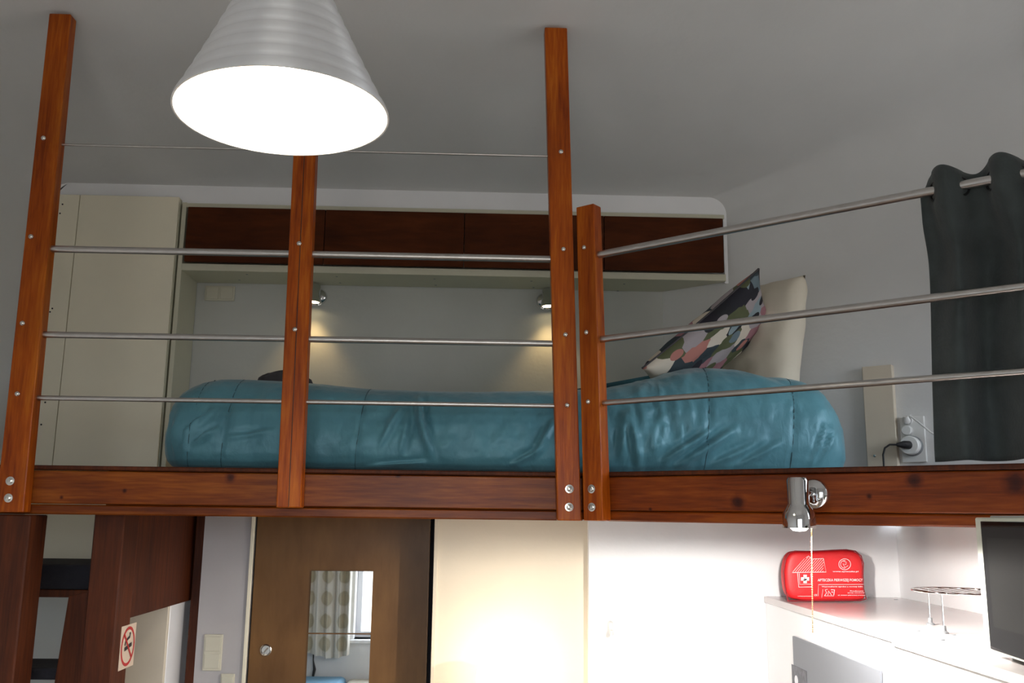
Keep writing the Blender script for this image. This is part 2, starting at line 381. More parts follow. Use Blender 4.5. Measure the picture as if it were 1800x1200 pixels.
# wall behind the camera, with the window opening
wx0, wx1, wz0, wz1, wy = WIN
b = B()
b.box(XL - .1, wx0, wy - .25, wy, 0, 3.75); b.box(wx1, XR + .1, wy - .25, wy, 0, 3.75)
b.box(wx0, wx1, wy - .25, wy, 0, wz0); b.box(wx0, wx1, wy - .25, wy, wz1, 3.75)
struct('wall_front', b, M['white'])
wn = thing('window_1', (0, wy, wz0), 'white casement window behind a patterned curtain, seen in the door mirror', 'window', kind='structure')
b = B(); t = .05
for (x0, x1, z0, z1) in [(wx0, wx1, wz0, wz0 + t), (wx0, wx1, wz1 - t, wz1), (wx0, wx0 + t, wz0 + t, wz1 - t), (wx1 - t, wx1, wz0 + t, wz1 - t), (-.12, -.05, wz0 + t, wz1 - t)]:
    b.box(x0, x1, wy - .2, wy - .14, z0, z1, .004)
b.build('window_frame', M['unit'], wn)
for (x0, x1) in [(wx0 + t, -.12), (-.05, wx1 - t)]:
    b = B(); b.box(x0, x1, wy - .172, wy - .168, wz0 + t, wz1 - t); b.build('pane', M['glass'], wn)
b = B(); b.box(wx0 - .04, wx1 + .04, wy - .14, wy + .06, wz0 - .03, wz0, .006); b.build('window_sill', M['unit'], wn)

# white end wall above the cupboards, shaped by the vault
CT = 3.158                                       # top of the cupboards
pr = [q for q in prof(3.72)]
poly = [(XL, 3.72, CT)] + pr + [(xr(3.72), 3.72, 2.862), (1.0, 3.72, 2.862), (1.0, 3.72, CT)]
b = B(); b.prism([Vector(q) for q in poly], (0, .02, 0)); struct('wall_back', b, M['white'])

# walls below the loft
ZB = 1.884                                       # underside of the loft edge
DX0 = PY(447, 1000, 3.55).x; DX1 = PY(754, 1000, 3.55).x
WXL = PY(357, 1000, 3.55).x; KX = PY(1035, 1000, 3.36).x
b = B(); b.box(WXL, DX0 - .006, 3.53, 3.63, 0, 1.90); struct('wall_hall', b, M['hall'])
CX0 = PY(764, 1000, 3.40).x
b = B(); b.box(CX0, KX + .02, 3.40, 3.44, 0, 1.90, .003); struct('wall_middle', b, M['cream'], label='cream painted wall panel beside the sliding door')
b = B(); b.box(KX, 1.5, 3.36, 3.46, 0, 1.90); struct('wall_kitchen', b, M['white'])
b = B(); b.box(1.5, 1.58, 1.85, 3.46, 0, 1.90); struct('wall_side', b, M['white'])
b = B(); b.box(WXL + .02, CX0 + .3, 3.635, 3.66, 0, 1.90); struct('wall_behind', b, M['tread'])

# ------------------------------------------------------------------ the loft
C0 = PY(1024, 914, 2.80); CX, CY = C0.x, 2.80
def R2(t, off, z): # point on the angled edge: t along it, off towards the room
    return Vector((CX, CY, 0)) + D2 * t + N2 * off + Vector((0, 0, z))
TEND = (XR - CX) / D2.x
lf = thing('loft_platform', (CX, CY, ZB), 'varnished pine loft platform edge carrying the bed and railings', 'loft')
ZT = 2.012; ZL = 1.913; ZD = 2.027
def mitre(y, ):   # x where the straight front at depth y meets the angled front
    off = (y - 2.80)
    # line front: y ; angled: R2(t,-off)
    p = Vector((CX, CY, 0)) - N2 * off
    t = (y - p.y) / D2.y
    return p.x + D2.x * t
def edge_pair(name1, off0, off1, z0, z1, mats, bev=.003):
    b = B(); xa, xb = mitre(2.80 - off0), mitre(2.80 - off1)
    y0, y1 = 2.80 - off0, 2.80 - off1
    b.hexa([(XL, y0, z0), (xa, y0, z0), (xb, y1, z0), (XL, y1, z0)], [(XL, y0, z1), (xa, y0, z1), (xb, y1, z1), (XL, y1, z1)], bev)
    b.build(name1, mats[0], lf)
    b = B(); e0 = R2(TEND, off0, 0); e1 = R2(TEND, off1, 0)
    a = [(xa, y0), (e0.x, e0.y), (e1.x, e1.y), (xb, y1)]
    b.hexa([(x, y, z0) for x, y in a], [(x, y, z1) for x, y in a], bev)
    b.build(name1, mats[1], lf)
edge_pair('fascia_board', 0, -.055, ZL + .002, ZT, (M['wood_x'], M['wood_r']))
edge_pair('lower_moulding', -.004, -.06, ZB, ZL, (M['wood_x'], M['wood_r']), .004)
edge_pair('edge_strip', .004, -.05, ZT + .002, ZD, (M['wood_d'], M['wood_d']), .003)
DL = -1.13
e1 = R2(TEND, -.05, 0)
plan = [(DL, 2.85), (mitre(2.85), 2.85), (e1.x, e1.y), (XR, 2.75), (xr(3.5), 3.5), (xr(YB - .015), YB - .015), (DL, YB - .015)]
b = B(); b.prism([(x, y, 1.90) for x, y in plan], (0, 0, .115)); b.build('deck', M['wood_d'], lf)

# railings -----------------------------------------------------------------
BAR = [(3.025, .0038), (2.685, .0108), (2.417, .0098), (2.225, .0072)]
def bolt(p, n, r, parent, big=False):
    b = B()
    if big:
        b.lathe([(r * 1.5, -.001), (r * 1.5, .0015), (r, .002), (r, .005), (r * .75, .0065), (0, .0068)], p, n, 14)
    else:
        b.lathe([(r, -.001), (r, .002), (r * .85, .005), (r * .5, .0075), (0, .0083)], p, n, 12)
    o = b.build('bolt', M['bolt'], parent, True, 50)
    return o
fr = thing('loft_railing', (-.55, 2.78, ZB), 'straight pine and steel railing with three tall posts in front of the bed', 'railing')
YF = 2.755
def post(parent, quad, depth, mat, bev=.0035):
    a = [Vector(q) for q in quad]; dv = Vector(depth)
    b = B(); b.hexa(a, [q + dv for q in a], bev, 2); return b.build('post', mat, parent)
def fpost(tl, tr, br, bl, bolts, bigs, groove=None):
    q = [PY(*p, YF) for p in (bl, br, tr, tl)]
    zt = zc(2.80) - .004
    for i in (2, 3):
        k = i; q[k] = Vector((q[k].x, YF, min(q[k].z, zt)))
    zb = (q[0].z + q[1].z) / 2; q[0].z = q[1].z = zb
    zt2 = (q[2].z + q[3].z) / 2; q[2].z = q[3].z = zt2
    p = post(fr, q, (0, .0445, 0), M['wood_v'])
    for (x, y) in bolts: bolt(PY(x, y, YF), (0, -1, 0), .0085, p)
    for (x, y) in bigs: bolt(PY(x, y, YF), (0, -1, 0), .0085, p, True)
    return p, q
fpost((87, 17), (125, 18), (41, 900), (-9, 900), [(77, 243), (55, 416), (40, 568), (31, 692)], [(18, 845), (15, 875)])
pm, q = fpost((527, 31), (565, 31), (529, 892), (485, 892), [(526, 428), (518.5, 579)], [])
b = B(); cb = (q[0] + q[1]) / 2; ct = (q[2] + q[3]) / 2
b.tube([cb + Vector((0, -.0002, .002)), ct + Vector((0, -.0002, 0))], .0011, 6); b.build('joint_line', M['sign_k'], pm)
fpost((957.5, 44), (997, 44), (1022, 915), (980, 915), [(986, 267), (990.5, 438), (994, 588), (997, 712)], [(1001, 859), (1000.5, 891)])
for z, r in BAR:
    b = B(); b.tube([(XL + .01 if False else -1.36, 2.778, z), (.235, 2.778, z)], r, 16); b.build('rail_bar', M['steel'], fr, True)

ar = thing('loft_railing', tuple(R2(.3, .02, ZB)), 'angled pine and steel railing with one short post, beside the dark curtain', 'railing')
OFF = .045
q = [PP(x, y, R2(0, OFF, 0), N2) for x, y in ((1025.5, 915), (1060, 915), (1043, 358), (1012.5, 363))]
zb = (q[0].z + q[1].z) / 2; q[0].z = q[1].z = zb; zt = (q[2].z + q[3].z) / 2; q[2].z = q[3].z = zt
p = post(ar, q, -N2 * .0445, M['wood_rv'])
for (x, y) in [(1027, 435), (1031, 584), (1034, 706)]: bolt(PP(x, y, R2(0, OFF, 0), N2), N2, .0085, p)
for (x, y) in [(1040, 859), (1040.5, 891)]: bolt(PP(x, y, R2(0, OFF, 0), N2), N2, .0085, p, True)
ABAR = [2.690, 2.424, 2.230]
for z, r in zip(ABAR, (.0112, .0105, .0085)):
    b = B(); b.tube([R2(.03, .022, z), R2(TEND - .01, .022, z)], r, 16); b.build('rail_bar', M['steel'], ar, True)

# ------------------------------------------------------------------ dark curtain on the angled railing
ct_ = thing('loft_curtain', tuple(R2(1.15, 0, ZD)), 'charcoal velvet eyelet curtain hanging from the angled railing', 'curtain')
def t_at(px, py, off=.022):
    p = PP(px, py, R2(0, off, 0), N2); return (p - R2(0, off, p.z)).dot(D2)
ta, tb, tcx = t_at(1641, 335), t_at(1693, 326), t_at(1742, 318)
half = (tcx - ta) / 2
T0 = ta - half * .62
ZR = ABAR[0]; ZC0 = ZR + .042; ZC1 = ZD + .012
NS, NZ = 150, 46; TL = half * 8
rows = []
for j in range(NZ + 1):
    v = j / NZ; row = []
    for i in range(NS + 1):
        s = i / NS; t = T0 + s * TL
        ph = PI * (t - ta) / half
        top = min(1, max(0, (.30 - v) / .20)); top = top * top * (3 - 2 * top)
        amp = .034 * top + (.050 + .012 * math.sin(3.1 * t + 2.0 * v)) * (1 - top)
        sn = math.sin(ph); sn = math.copysign(abs(sn) ** .75, sn)
        w = math.sin(ph + .5 * math.sin(5 * v + t * 4) * (1 - top) + 0.25 * (1 - top))
        off = .022 + top * amp * sn + (1 - top) * (amp * w - .085 + .02 * math.sin(ph * .5 + 1.3 + 2 * v))
        off += .006 * noise.noise(Vector((t * 9, v * 3, 1.7)))
        tt = t + .012 * (1 - top) * math.sin(ph * 1.0 + 1) - .03 * math.sin(PI * min(1, v * 1.05)) * (1 - s) * -1.0 * .2
        tt -= .035 * (v ** 1.2) * math.cos(s * PI) * .5
        z = ZC0 + (ZC1 - ZC0) * v + .010 * math.sin(ph * 1.0 + .6) * math.exp(-v * 14) + .02 * max(0, s - .3) * v
        if s < .05: z -= .03 * (1 - s / .05) * top
        row.append(R2(tt, off, z))
    rows.append(row)
b = B(); b.grid(rows); cl = b.build('curtain_cloth', M['curtain'], ct_, True, 180)
sm = cl.modifiers.new('thickness', 'SOLIDIFY'); sm.thickness = .0025
for k, t in enumerate([ta + half * i for i in range(0, 6)]):
    sgn = 1 if k % 2 == 0 else -1
    nx = (D2 * .82 + N2 * (-.57 * sgn)).normalized()
    b = B(); b.torus(R2(t, .022, ZR - .002), .0215, .0032, nx, 28, 8); b.build('eyelet', M['black'], ct_, True, 180)
b = B(); hz = []
for i in range(NS + 1): hz.append(rows[int(NZ * .10)][i] + N2 * .0012)
b.tube(hz[2:-2], .0009, 5); b.build('hem_stitching', M['plastic_g'], ct_)
# sill board under the curtain
b = B(); b.prism([R2(1.02, -.14, ZD - .01), R2(2.0, -.14, ZD - .01), R2(2.0, -.34, ZD - .01), R2(1.02, -.34, ZD - .01)], (0, 0, .016), .003)
tag(b.build('white_board', M['plastic_w'], None), 'white board lying on the loft floor behind the dark curtain', 'board')

# ------------------------------------------------------------------ overhead cupboards and wardrobe
YC = 3.70
cu = thing('overhead_cupboard', (-.13, 3.8, 2.867), 'long overhead cupboard with dark wood doors in a beige carcass', 'cupboard')
cxl = PY(325, 400, YC).x; cxr = 1.0
ZS0, ZS1 = 2.868, 2.897
def cplan(x0): return [(x0, YC + .002), (cxr, YC + .002), (xr(YC + .03) - .003 if False else cxr, YC + .02), (xr(3.912) - .012, 3.912), (x0, 3.912)]
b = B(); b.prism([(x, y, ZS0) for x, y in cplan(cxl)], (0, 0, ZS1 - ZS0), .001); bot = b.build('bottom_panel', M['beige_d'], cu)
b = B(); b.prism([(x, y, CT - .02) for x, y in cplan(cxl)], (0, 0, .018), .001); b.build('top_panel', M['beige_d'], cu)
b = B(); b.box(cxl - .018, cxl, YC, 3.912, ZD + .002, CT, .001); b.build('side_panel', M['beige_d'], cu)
sx = [PY(x, 420, YC).x for x in (328, 571, 816, 1061, 1270)]
for x0, x1 in zip(sx, sx[1:]):
    b = B(); b.box(x0 + .0015, x1 - .0015, YC - .016, YC, ZS1 + .004, CT - .024, .0015); b.build('door', M['cab'], cu)
for px_, py_ in [(421, 492), (434, 482), (592, 486), (598, 497), (764, 490), (766, 501), (934, 494), (938, 505), (1097, 499), (1086, 511)]:
    p = PZ(px_, py_, ZS0); b = B(); b.lathe([(.005, .001), (.005, -.001), (0, -.0016)], p, (0, 0, 1), 10); b.build('screw_cap', M['plastic_g'], bot)
wa = thing('wardrobe', (-1.52, 3.8, 1.6), 'tall beige wardrobe panel at the left of the loft niche', 'wardrobe')
wxl, wxg, wxr = PY(107, 345, YC).x, PY(143.5, 347, YC).x, PY(318, 348, YC).x
WT = PY(210, 346, YC).z; WB0 = PY(120, 998, YC).z
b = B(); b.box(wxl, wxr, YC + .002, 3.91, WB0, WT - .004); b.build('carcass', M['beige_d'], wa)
b = B(); b.box(wxl, wxg - .0015, YC - .016, YC, WB0, WT, .001); fil = b.build('filler_panel', M['beige'], wa)
b = B(); b.box(wxg + .0015, wxr - .002, YC - .016, YC, WB0, WT, .001); b.build('door', M['beige'], wa)
for px_, py_ in [(110, 359), (105.5, 375), (92, 542), (88, 548), (79.5, 707), (72.5, 746)]:
    p = PY(px_, py_, YC - .016); b = B(); b.lathe([(.0035, .001), (.0035, -.001), (0, -.0014)], p, (0, 1, 0), 10); b.build('screw', M['sign_k'], fil)
YN = YB - .011
def plate(name, c, n, u, w, h, k, mat, label, vertical=False, cells_=2):
    c = Vector(c); n = Vector(n).normalized(); u = Vector(u).normalized(); v = Vector((0, 0, 1))
    th = thing(name, tuple(c), label, 'switch')
    def slab(cu_, cv_, w_, h_, d0, d1, bev, nm, mt, par):
        o = c + u * cu_ + v * cv_
        q = [o - u * w_ / 2 - v * h_ / 2, o + u * w_ / 2 - v * h_ / 2, o + u * w_ / 2 + v * h_ / 2, o - u * w_ / 2 + v * h_ / 2]
        b = B(); b.hexa([p + n * d0 for p in q], [p + n * d1 for p in q], bev, 2); return b.build(nm, mt, par)
    slab(0, 0, w, h, 0, .008, .003, 'frame', mat, th)
    for i in range(cells_):
        f = (i + .5) / cells_ - .5
        if vertical: slab(0, f * h * .94, w * .8, h / cells_ * .8, .008, .0115, .0015, 'rocker', mat, th)
        else: slab(f * w * .94, 0, w / cells_ * .8, h * .8, .008, .0115, .0015, 'rocker', mat, th)
    return th
c = PY(387, 516, YN); plate('wall_switch', c, (0, -1, 0), (1, 0, 0), .128, .066, 2, M['plastic'], 'ivory double switch on the niche wall above the bed foot')

# ------------------------------------------------------------------ niche reading spots
def wall_spot(px, label, side):
    c = PY(px[0], px[1], YN)
    th = thing('reading_spot', tuple(c), label, 'lamp', 'chrome spots above the bed')
    b = B(); b.lathe([(.034, 0), (.034, .006), (.026, .016), (.012, .02), (0, .0205)], c, (0, -1, 0), 28); b.build('wall_plate', M['chrome'], th, True)
    hc = c + Vector((side * .012, -.05, .0))
    b = B(); b.tube([c + Vector((0, -.015, 0)), hc], .006, 10); b.build('arm', M['chrome'], th, True)
    ax = Vector((.05 * side, -.12, -1)).normalized()
    b = B(); b.lathe([(.0, -.045), (.018, -.043), (.022, -.034), (.023, .0), (.03, .018), (.033, .04), (.031, .04), (.027, .02), (.0, .016)], hc, ax, 28, False); b.build('head', M['chrome'], th, True, 35)
    b = B(); b.lathe([(0, .034), (.016, .032), (.024, .026), (.0255, .022), (0, .021)], hc, ax, 24); b.build('bulb', M['bulb'], th, True)
    ld = bpy.data.lights.new('reading_light', 'SPOT'); ld.energy = 3.2; ld.color = (1, .68, .3); ld.spot_size = math.radians(95); ld.spot_blend = .7; ld.shadow_soft_size = .02
    lo = bpy.data.objects.new('reading_light', ld); COL.objects.link(lo); lo.parent = th
    lo.location = (hc + ax * .05) - c; lo.rotation_euler = ax.to_track_quat('-Z', 'Y').to_euler()
M['bulb'] = glow('warm_bulb', (1, .78, .42), 9)
wall_spot((562, 522), 'chrome reading spot beside the middle railing post', -1)
wall_spot((956, 529), 'chrome reading spot beside the corner railing post', 1)

# ------------------------------------------------------------------ the bed
SIL = [(295, 745), (300, 722), (320, 692), (350, 673), (400, 661), (490, 662), (560, 668), (650, 677), (760, 681), (850, 681), (970, 679), (1065, 675), (1120, 664), (1200, 647), (1280, 639), (1350, 645), (1400, 660), (1440, 680), (1465, 705), (1480, 748)]
YQ = 2.93
HX = [(PY(x, y, YQ + .09).x, PY(x, y, YQ + .09).z) for x, y in SIL]
def hq(x):
    if x <= HX[0][0]: return HX[3][1]
    # keep full height up to the rounded ends (the outline gives the rounding)
    x = max(HX[4][0], min(HX[16][0], x))
    for (x0, z0), (x1, z1) in zip(HX, HX[1:]):
        if x0 <= x <= x1: return z0 + (z1 - z0) * (x - x0) / (x1 - x0)
    return HX[15][1]
qx0 = PY(293, 745, YQ + .06).x; qx1 = PY(1481, 760, YQ + .06).x
corner = [(qx0, YQ), (qx1, YQ), (qx1 + .02, 3.36), (xr(3.84) - .06, 3.84), (qx0, 3.84)]
def rounded(poly, r, step=.008):
    out = []; n = len(poly)
    for i in range(n):
        p0, p1, p2 = Vector(poly[i - 1]), Vector(poly[i]), Vector(poly[(i + 1) % n])
        a = p1 + (p0 - p1).normalized() * r; c = p1 + (p2 - p1).normalized() * r
        for k in range(13):
            t = k / 12; out.append((1 - t) ** 2 * a + 2 * t * (1 - t) * p1 + t * t * c)
    res = []
    for i in range(len(out)):
        a, c = out[i], out[(i + 1) % len(out)]; m = max(1, int((c - a).length / step))
        for k in range(m): res.append(a + (c - a) * k / m)
    return res
OUT = rounded(corner, .11)
SP0, SP1, SPY = qx0 + .42, xr(3.84) - .3, 3.4
PRF = [(.045, .0), (.02, .03), (.004, .08), (-.006, .16), (-.010, .26), (-.010, .36), (-.006, .46), (0, .55), (.01, .64), (.024, .72), (.044, .80), (.07, .87), (.105, .93), (.15, .97), (.2, .99), (.27, 1.0), (.36, 1.0)]
def interp(P, v):
    f = v * (len(P) - 1); i = min(int(f), len(P) - 2); t = f - i
    return [P[i][k] * (1 - t) + P[i + 1][k] * t for k in (0, 1)]
bd = thing('loft_bed', (0, 3.38, ZD), 'teal satin quilt over a mattress on the loft floor', 'bed')
seams = [PY(x, 750, YQ).x for x in (338, 397, 632, 1247, 1396)]
def ridge(v, w): return math.exp(-(v / w) ** 2)
NV = 66; rows = []
def fold(x, z, x0, z0, x1, z1, w, h):
    a = Vector((x0, z0)); c = Vector((x1, z1)); p = Vector((x, z)); d = c - a; t = max(0, min(1, (p - a).dot(d) / d.length_squared))
    dist = (p - a - d * t); s = dist.length * (1 if d.x * dist.y - d.y * dist.x > 0 else -1)
    return h * math.sin(PI * min(1, max(0, t * .9 + .1))) * ((ridge(s, w)) - .55 * ridge(s - 1.6 * w, w * .8))
def W(px, py):
    q = PY(px, py, YQ); return q.x, q.z
FOLDS = [(*W(728, 700), *W(762, 815), .011, .024), (*W(735, 690), *W(742, 745), .008, .02), (*W(705, 715), *W(665, 790), .009, .016), (*W(718, 735), *W(702, 805), .008, .014),
         (*W(1160, 815), *W(1255, 755), .011, .024), (*W(1190, 822), *W(1300, 748), .013, .028), (*W(1255, 815), *W(1330, 780), .010, .02), (*W(1300, 818), *W(1375, 775), .010, .02),
         (*W(1125, 820), *W(1105, 730), .012, .02), (*W(1092, 800), *W(1098, 720), .012, .018), (*W(345, 780), *W(392, 750), .009, .016), (*W(330, 760), *W(375, 718), .009, .014), (*W(308, 812), *W(312, 715), .010, .02), (*W(322, 806), *W(335, 745), .009, .014),
         (*W(640, 822), *W(760, 812), .008, .018), (*W(900, 818), *W(960, 785), .009, .018), (*W(1440, 812), *W(1470, 740), .008, .018), (*W(1425, 815), *W(1455, 735), .007, .014), (*W(940, 800), *W(975, 735), .010, .016), (*W(400, 770), *W(490, 755), .008, .010)]
for j in range(NV + 1):
    ins, hf = interp(PRF, j / NV); row = []
    for p in OUT:
        sp = Vector((max(SP0, min(SP1, p.x)), SPY)); d = (sp - p); L = d.length; d /= L
        top = hq(p.x); q = p + d * min(ins, L * .9)
        z = ZD + .003 + (top - ZD) * hf
        P3 = Vector((q.x, q.y, z))
        g = .010 * noise.fractal(Vector((q.x * 5, q.y * 5, z * 6)), 1, 2, 4)
        g += .006 * noise.fractal(Vector((q.x * 16, q.y * 6, z * 12 + 4)), 1, 2, 3)
        if p.y < 3.1:
            for f in FOLDS: g += fold(q.x, z, *f) * 1.25
        for s in seams: g -= .006 * ridge(q.x - s - .04 * (hf - .5) * (1 if s > 0 else .6), .006)
        u = max(0, 1 - abs(q.x - PY(1155, 740, YQ).x) / .17)
        if u > 0: g += .013 * u ** .5 * noise.fractal(Vector((q.x * 36, q.y * 12, z * 15)), 1, 2, 3)
        u2 = max(0, 1 - abs(q.x - PY(900, 740, YQ).x) / .22)
        if u2 > 0: g += .004 * u2 ** .5 * noise.fractal(Vector((q.x * 26, q.y * 14, z * 30)), 1, 2, 3)
        wv = math.sin(PI * min(1, max(0, j / NV * 1.05)))
        P3 += Vector((-d.x, -d.y, .25)).normalized() * g * (.25 + .75 * wv)
        if j == 0: P3.z = ZD + .002
        row.append(P3)
    rows.append(row)
b = B(); vv = b.grid(rows, True); cv = b.bm.verts.new(Vector((.1, SPY, hq(.1))))
for k in range(len(OUT)): b.bm.faces.new((vv[-1][k], vv[-1][(k + 1) % len(OUT)], cv))
qo = b.build('quilt', M['satin'], bd, True, 180)
fi = [k for k, p in enumerate(OUT) if p.y < 2.99]
for s in seams:
    path = []
    for j in range(3, NV - 10):
        hf = interp(PRF, j / NV)[1]; xs_ = s + .04 * (hf - .5) * (1 if s > 0 else .6)
        k = min(fi, key=lambda k: abs(rows[j][k].x - xs_)); v = rows[j][k]; path.append(Vector((xs_ if abs(xs_ - v.x) < .02 else v.x, v.y + .0008, v.z)))
    b = B(); b.tube(path, .0016, 5); b.build('seam', M['seam'], qo, True, 180)
OUTm = [(p + (Vector((max(SP0, min(SP1, p.x)), SPY)) - p).normalized() * .075) for p in OUT[::3]]
b = B(); b.prism([(p.x, p.y, ZD + .0015) for p in OUTm], (0, 0, .15)); b.build('mattress', M['pillow'], bd)

def cushion(name, c, a, bb, n, ha, hb, th, mat, label, cat, parent=None, pinch=.1, wr=.006, seed=0):
    c = Vector(c); a = Vector(a).normalized(); bb = (Vector(bb) - a * Vector(bb).dot(a)).normalized(); n = a.cross(bb).normalized()
    me_b = bmesh.new(); uvl = me_b.loops.layers.uv.new('UVMap'); NG = 36
    def pt(u, v, s):
        k = max(0, (1 - abs(u) ** 2.6)) * max(0, (1 - abs(v) ** 2.6)); h = th * k ** .45
        pu = u * (1 - pinch * (1 - v * v) * abs(u) ** 3); pv = v * (1 - pinch * (1 - u * u) * abs(v) ** 3)
        w = wr * noise.noise(Vector((u * 3 + seed, v * 3, s))) * (1 if k > 0 else 0) + wr * .6 * noise.noise(Vector((u * 9 + seed, v * 5, s))) * k
        return c + a * ha * pu + bb * hb * pv + n * (s * h + w)
    gridv = {}
    for s in (1, -1):
        for i in range(NG + 1):
            for j in range(NG + 1):
                if s == -1 and (i in (0, NG) or j in (0, NG)): gridv[(s, i, j)] = gridv[(1, i, j)]; continue
                gridv[(s, i, j)] = me_b.verts.new(pt(-1 + 2 * i / NG, -1 + 2 * j / NG, s))
        for i in range(NG):
            for j in range(NG):
                idx = [(i, j), (i + 1, j), (i + 1, j + 1), (i, j + 1)]
                f = me_b.faces.new([gridv[(s, *q)] for q in idx])
                for lp, q in zip(f.loops, idx): lp[uvl].uv = (q[0] / NG + (0 if s > 0 else 2), q[1] / NG)
    b = B(); b.bm.free(); b.bm = me_b
    o = b.build(name, mat, parent, True, 180)
    if label: tag(o, label, cat)
    return o, pt
# patterned cushion lying across the raised pillow end, cream pillow behind it against the wall
ca = PY(1247, 603, 3.24)
th_c = thing('patterned_cushion', tuple(ca), 'geometric patchwork print cushion in black, pink and grey leaning on the cream pillow', 'cushion')
av = Vector((.755, .05, .655)); nv = Vector((.655, 0, -.755)); bv = Vector((.22, .95, 0)) * .95 + nv * .58
o, pt = cushion('cover', ca, av, bv, None, .283, .14, .058, M['print'], None, None, th_c, .07, .008, 3)
b = B(); b.tube([pt(-1 + 2 * k / 40, -1, 1) for k in range(41)], .0035, 6); b.tube([pt(1, -1 + 2 * k / 40, 1) for k in range(41)], .0035, 6); b.build('piping', M['darkcloth'], th_c, True, 180)
cp = PY(1327, 622, 3.40)
cushion('cream_pillow', cp, (.17, .02, 1), (-.42, .9, 0), None, .275, .22, .09, M['pillow'], 'plain cream pillow standing against the right wall', 'pillow', None, .0, .012, 8)
# dark folded garment behind the quilt crest
c = PY(503, 662, 3.28); b = B(); rows = []
for i in range(15):
    f = i / 14; s = math.sin(PI * f) ** .45; row = []
    for k in range(16):
        a = 2 * PI * k / 16
        wz = 1 + .25 * noise.noise(Vector((f * 6, math.cos(a) * 2, math.sin(a) * 2)))
        row.append(Vector((c.x - .105 + .21 * f, c.y + .08 * s * math.cos(a) * wz, c.z - .028 + .055 * s * math.sin(a) * wz - .012 * f)))
    rows.append(row)
b.grid(rows, True)
tag(b.build('folded_garment', M['darkcloth'], None, True, 180), 'dark folded garment lying on the quilt behind the middle post', 'garment')

# ------------------------------------------------------------------ trunking, sockets on the right wall
WP = Vector((1.015, 3.72, 0)); WU = D2.copy()      # wall plane; along it towards the room
def RW(px, py): return PP(px, py, WP, N2)
def rslab(name, corners, d0, d1, mat, parent, bev=.002):
    q = [RW(*c) for c in corners]; b = B(); b.hexa([p + N2 * d0 for p in q], [p + N2 * d1 for p in q], bev, 2); return b.build(name, mat, parent)
def rrect(cx_, cy_, w, h):
    """upright rectangle on the right wall centred on a photo point, w and h in metres"""
    p = RW(cx_, cy_); return [p + WU * sx_ * w / 2 + Vector((0, 0, sz_ * h / 2)) for sx_, sz_ in ((-1, -1), (1, -1), (1, 1), (-1, 1))]
def wslab(name, q, d0, d1, mat, parent, bev=.002):
    b = B(); b.hexa([p + N2 * d0 for p in q], [p + N2 * d1 for p in q], bev, 2); return b.build(name, mat, parent)
p0 = RW(1529, 812); p1 = RW(1582, 812); zt = RW(1550, 644).z
tr_ = thing('cable_cover', (p0.x, p0.y, ZD), 'cream painted cable cover box on the wall beside the bed head', 'cable cover')
q = [Vector((p0.x, p0.y, ZD + .002)), Vector((p1.x, p1.y, ZD + .002)), Vector((p1.x, p1.y, zt)), Vector((p0.x, p0.y, zt))]
wslab('box', q, 0, .03, M['cream'], tr_)
pz = PP(1538, 801, WP + N2 * .03, N2); b = B(); b.lathe([(.005, 0), (.005, .002), (0, .003)], pz, N2, 10); b.build('screw', M['bolt'], tr_)
so = thing('wall_socket', tuple(RW(1604, 772)), 'white triple socket plate with plugs on the wall beside the dark curtain', 'socket')
c = RW(1606, 772)
q = rrect(1606, 772, .085, .165); wslab('plate', q, 0, .01, M['plastic_w'], so, .003)
def disc(name, px, py, d0, d1, r, mat, parent, n=28):
    p = RW(px, py); b = B(); b.lathe([(r, d0), (r, d1 - .003), (r - .003, d1), (0, d1)], p, N2, n); return b.build(name, mat, parent, True)
disc('plug', 1597, 757, .01, .03, .018, M['plastic_w'], so)
disc('adapter_base', 1606, 784, .01, .03, .036, M['plastic_g'], so)
ad = disc('adapter', 1606, 784, .03, .062, .033, M['plastic_w'], so)
p = RW(1598, 739); b = B(); b.tube([p, p + N2 * .03, p + N2 * .036 + Vector((0, 0, .012))], [.017, .016, .008], 14); b.build('plug', M['plastic_w'], so, True)
pA = RW(1606, 784) + N2 * .062
b = B(); b.tube([pA, pA - WU * .01 + N2 * .025 , pA - WU * .03 + N2 * .04], [.015, .014, .006], 12); b.build('black_plug', M['black'], so, True)
b = B(); s_ = pA - WU * .03 + N2 * .04
b.tube([s_, s_ - WU * .02 + N2 * .012, s_ - WU * .035 + N2 * .02 - Vector((0, 0, .012)), s_ - WU * .042 + N2 * .02 - Vector((0, 0, .035)), Vector((*(s_ - WU * .042 + N2 * .02).xy, ZD + .004))], .0035, 8); b.build('black_cable', M['black'], so, True)
p = RW(1598, 739) + N2 * .034 + Vector((0, 0, .01)); b = B()
b.tube([p, p + WU * .012 + Vector((0, 0, .004)), p + WU * .04 - Vector((0, 0, .02)), p + WU * .08 - Vector((0, 0, .06)), p + WU * .13 - Vector((0, 0, .085)), p + WU * .2 - Vector((0, 0, .09))], .0032, 8); b.build('white_cable', M['plastic_w'], so, True)

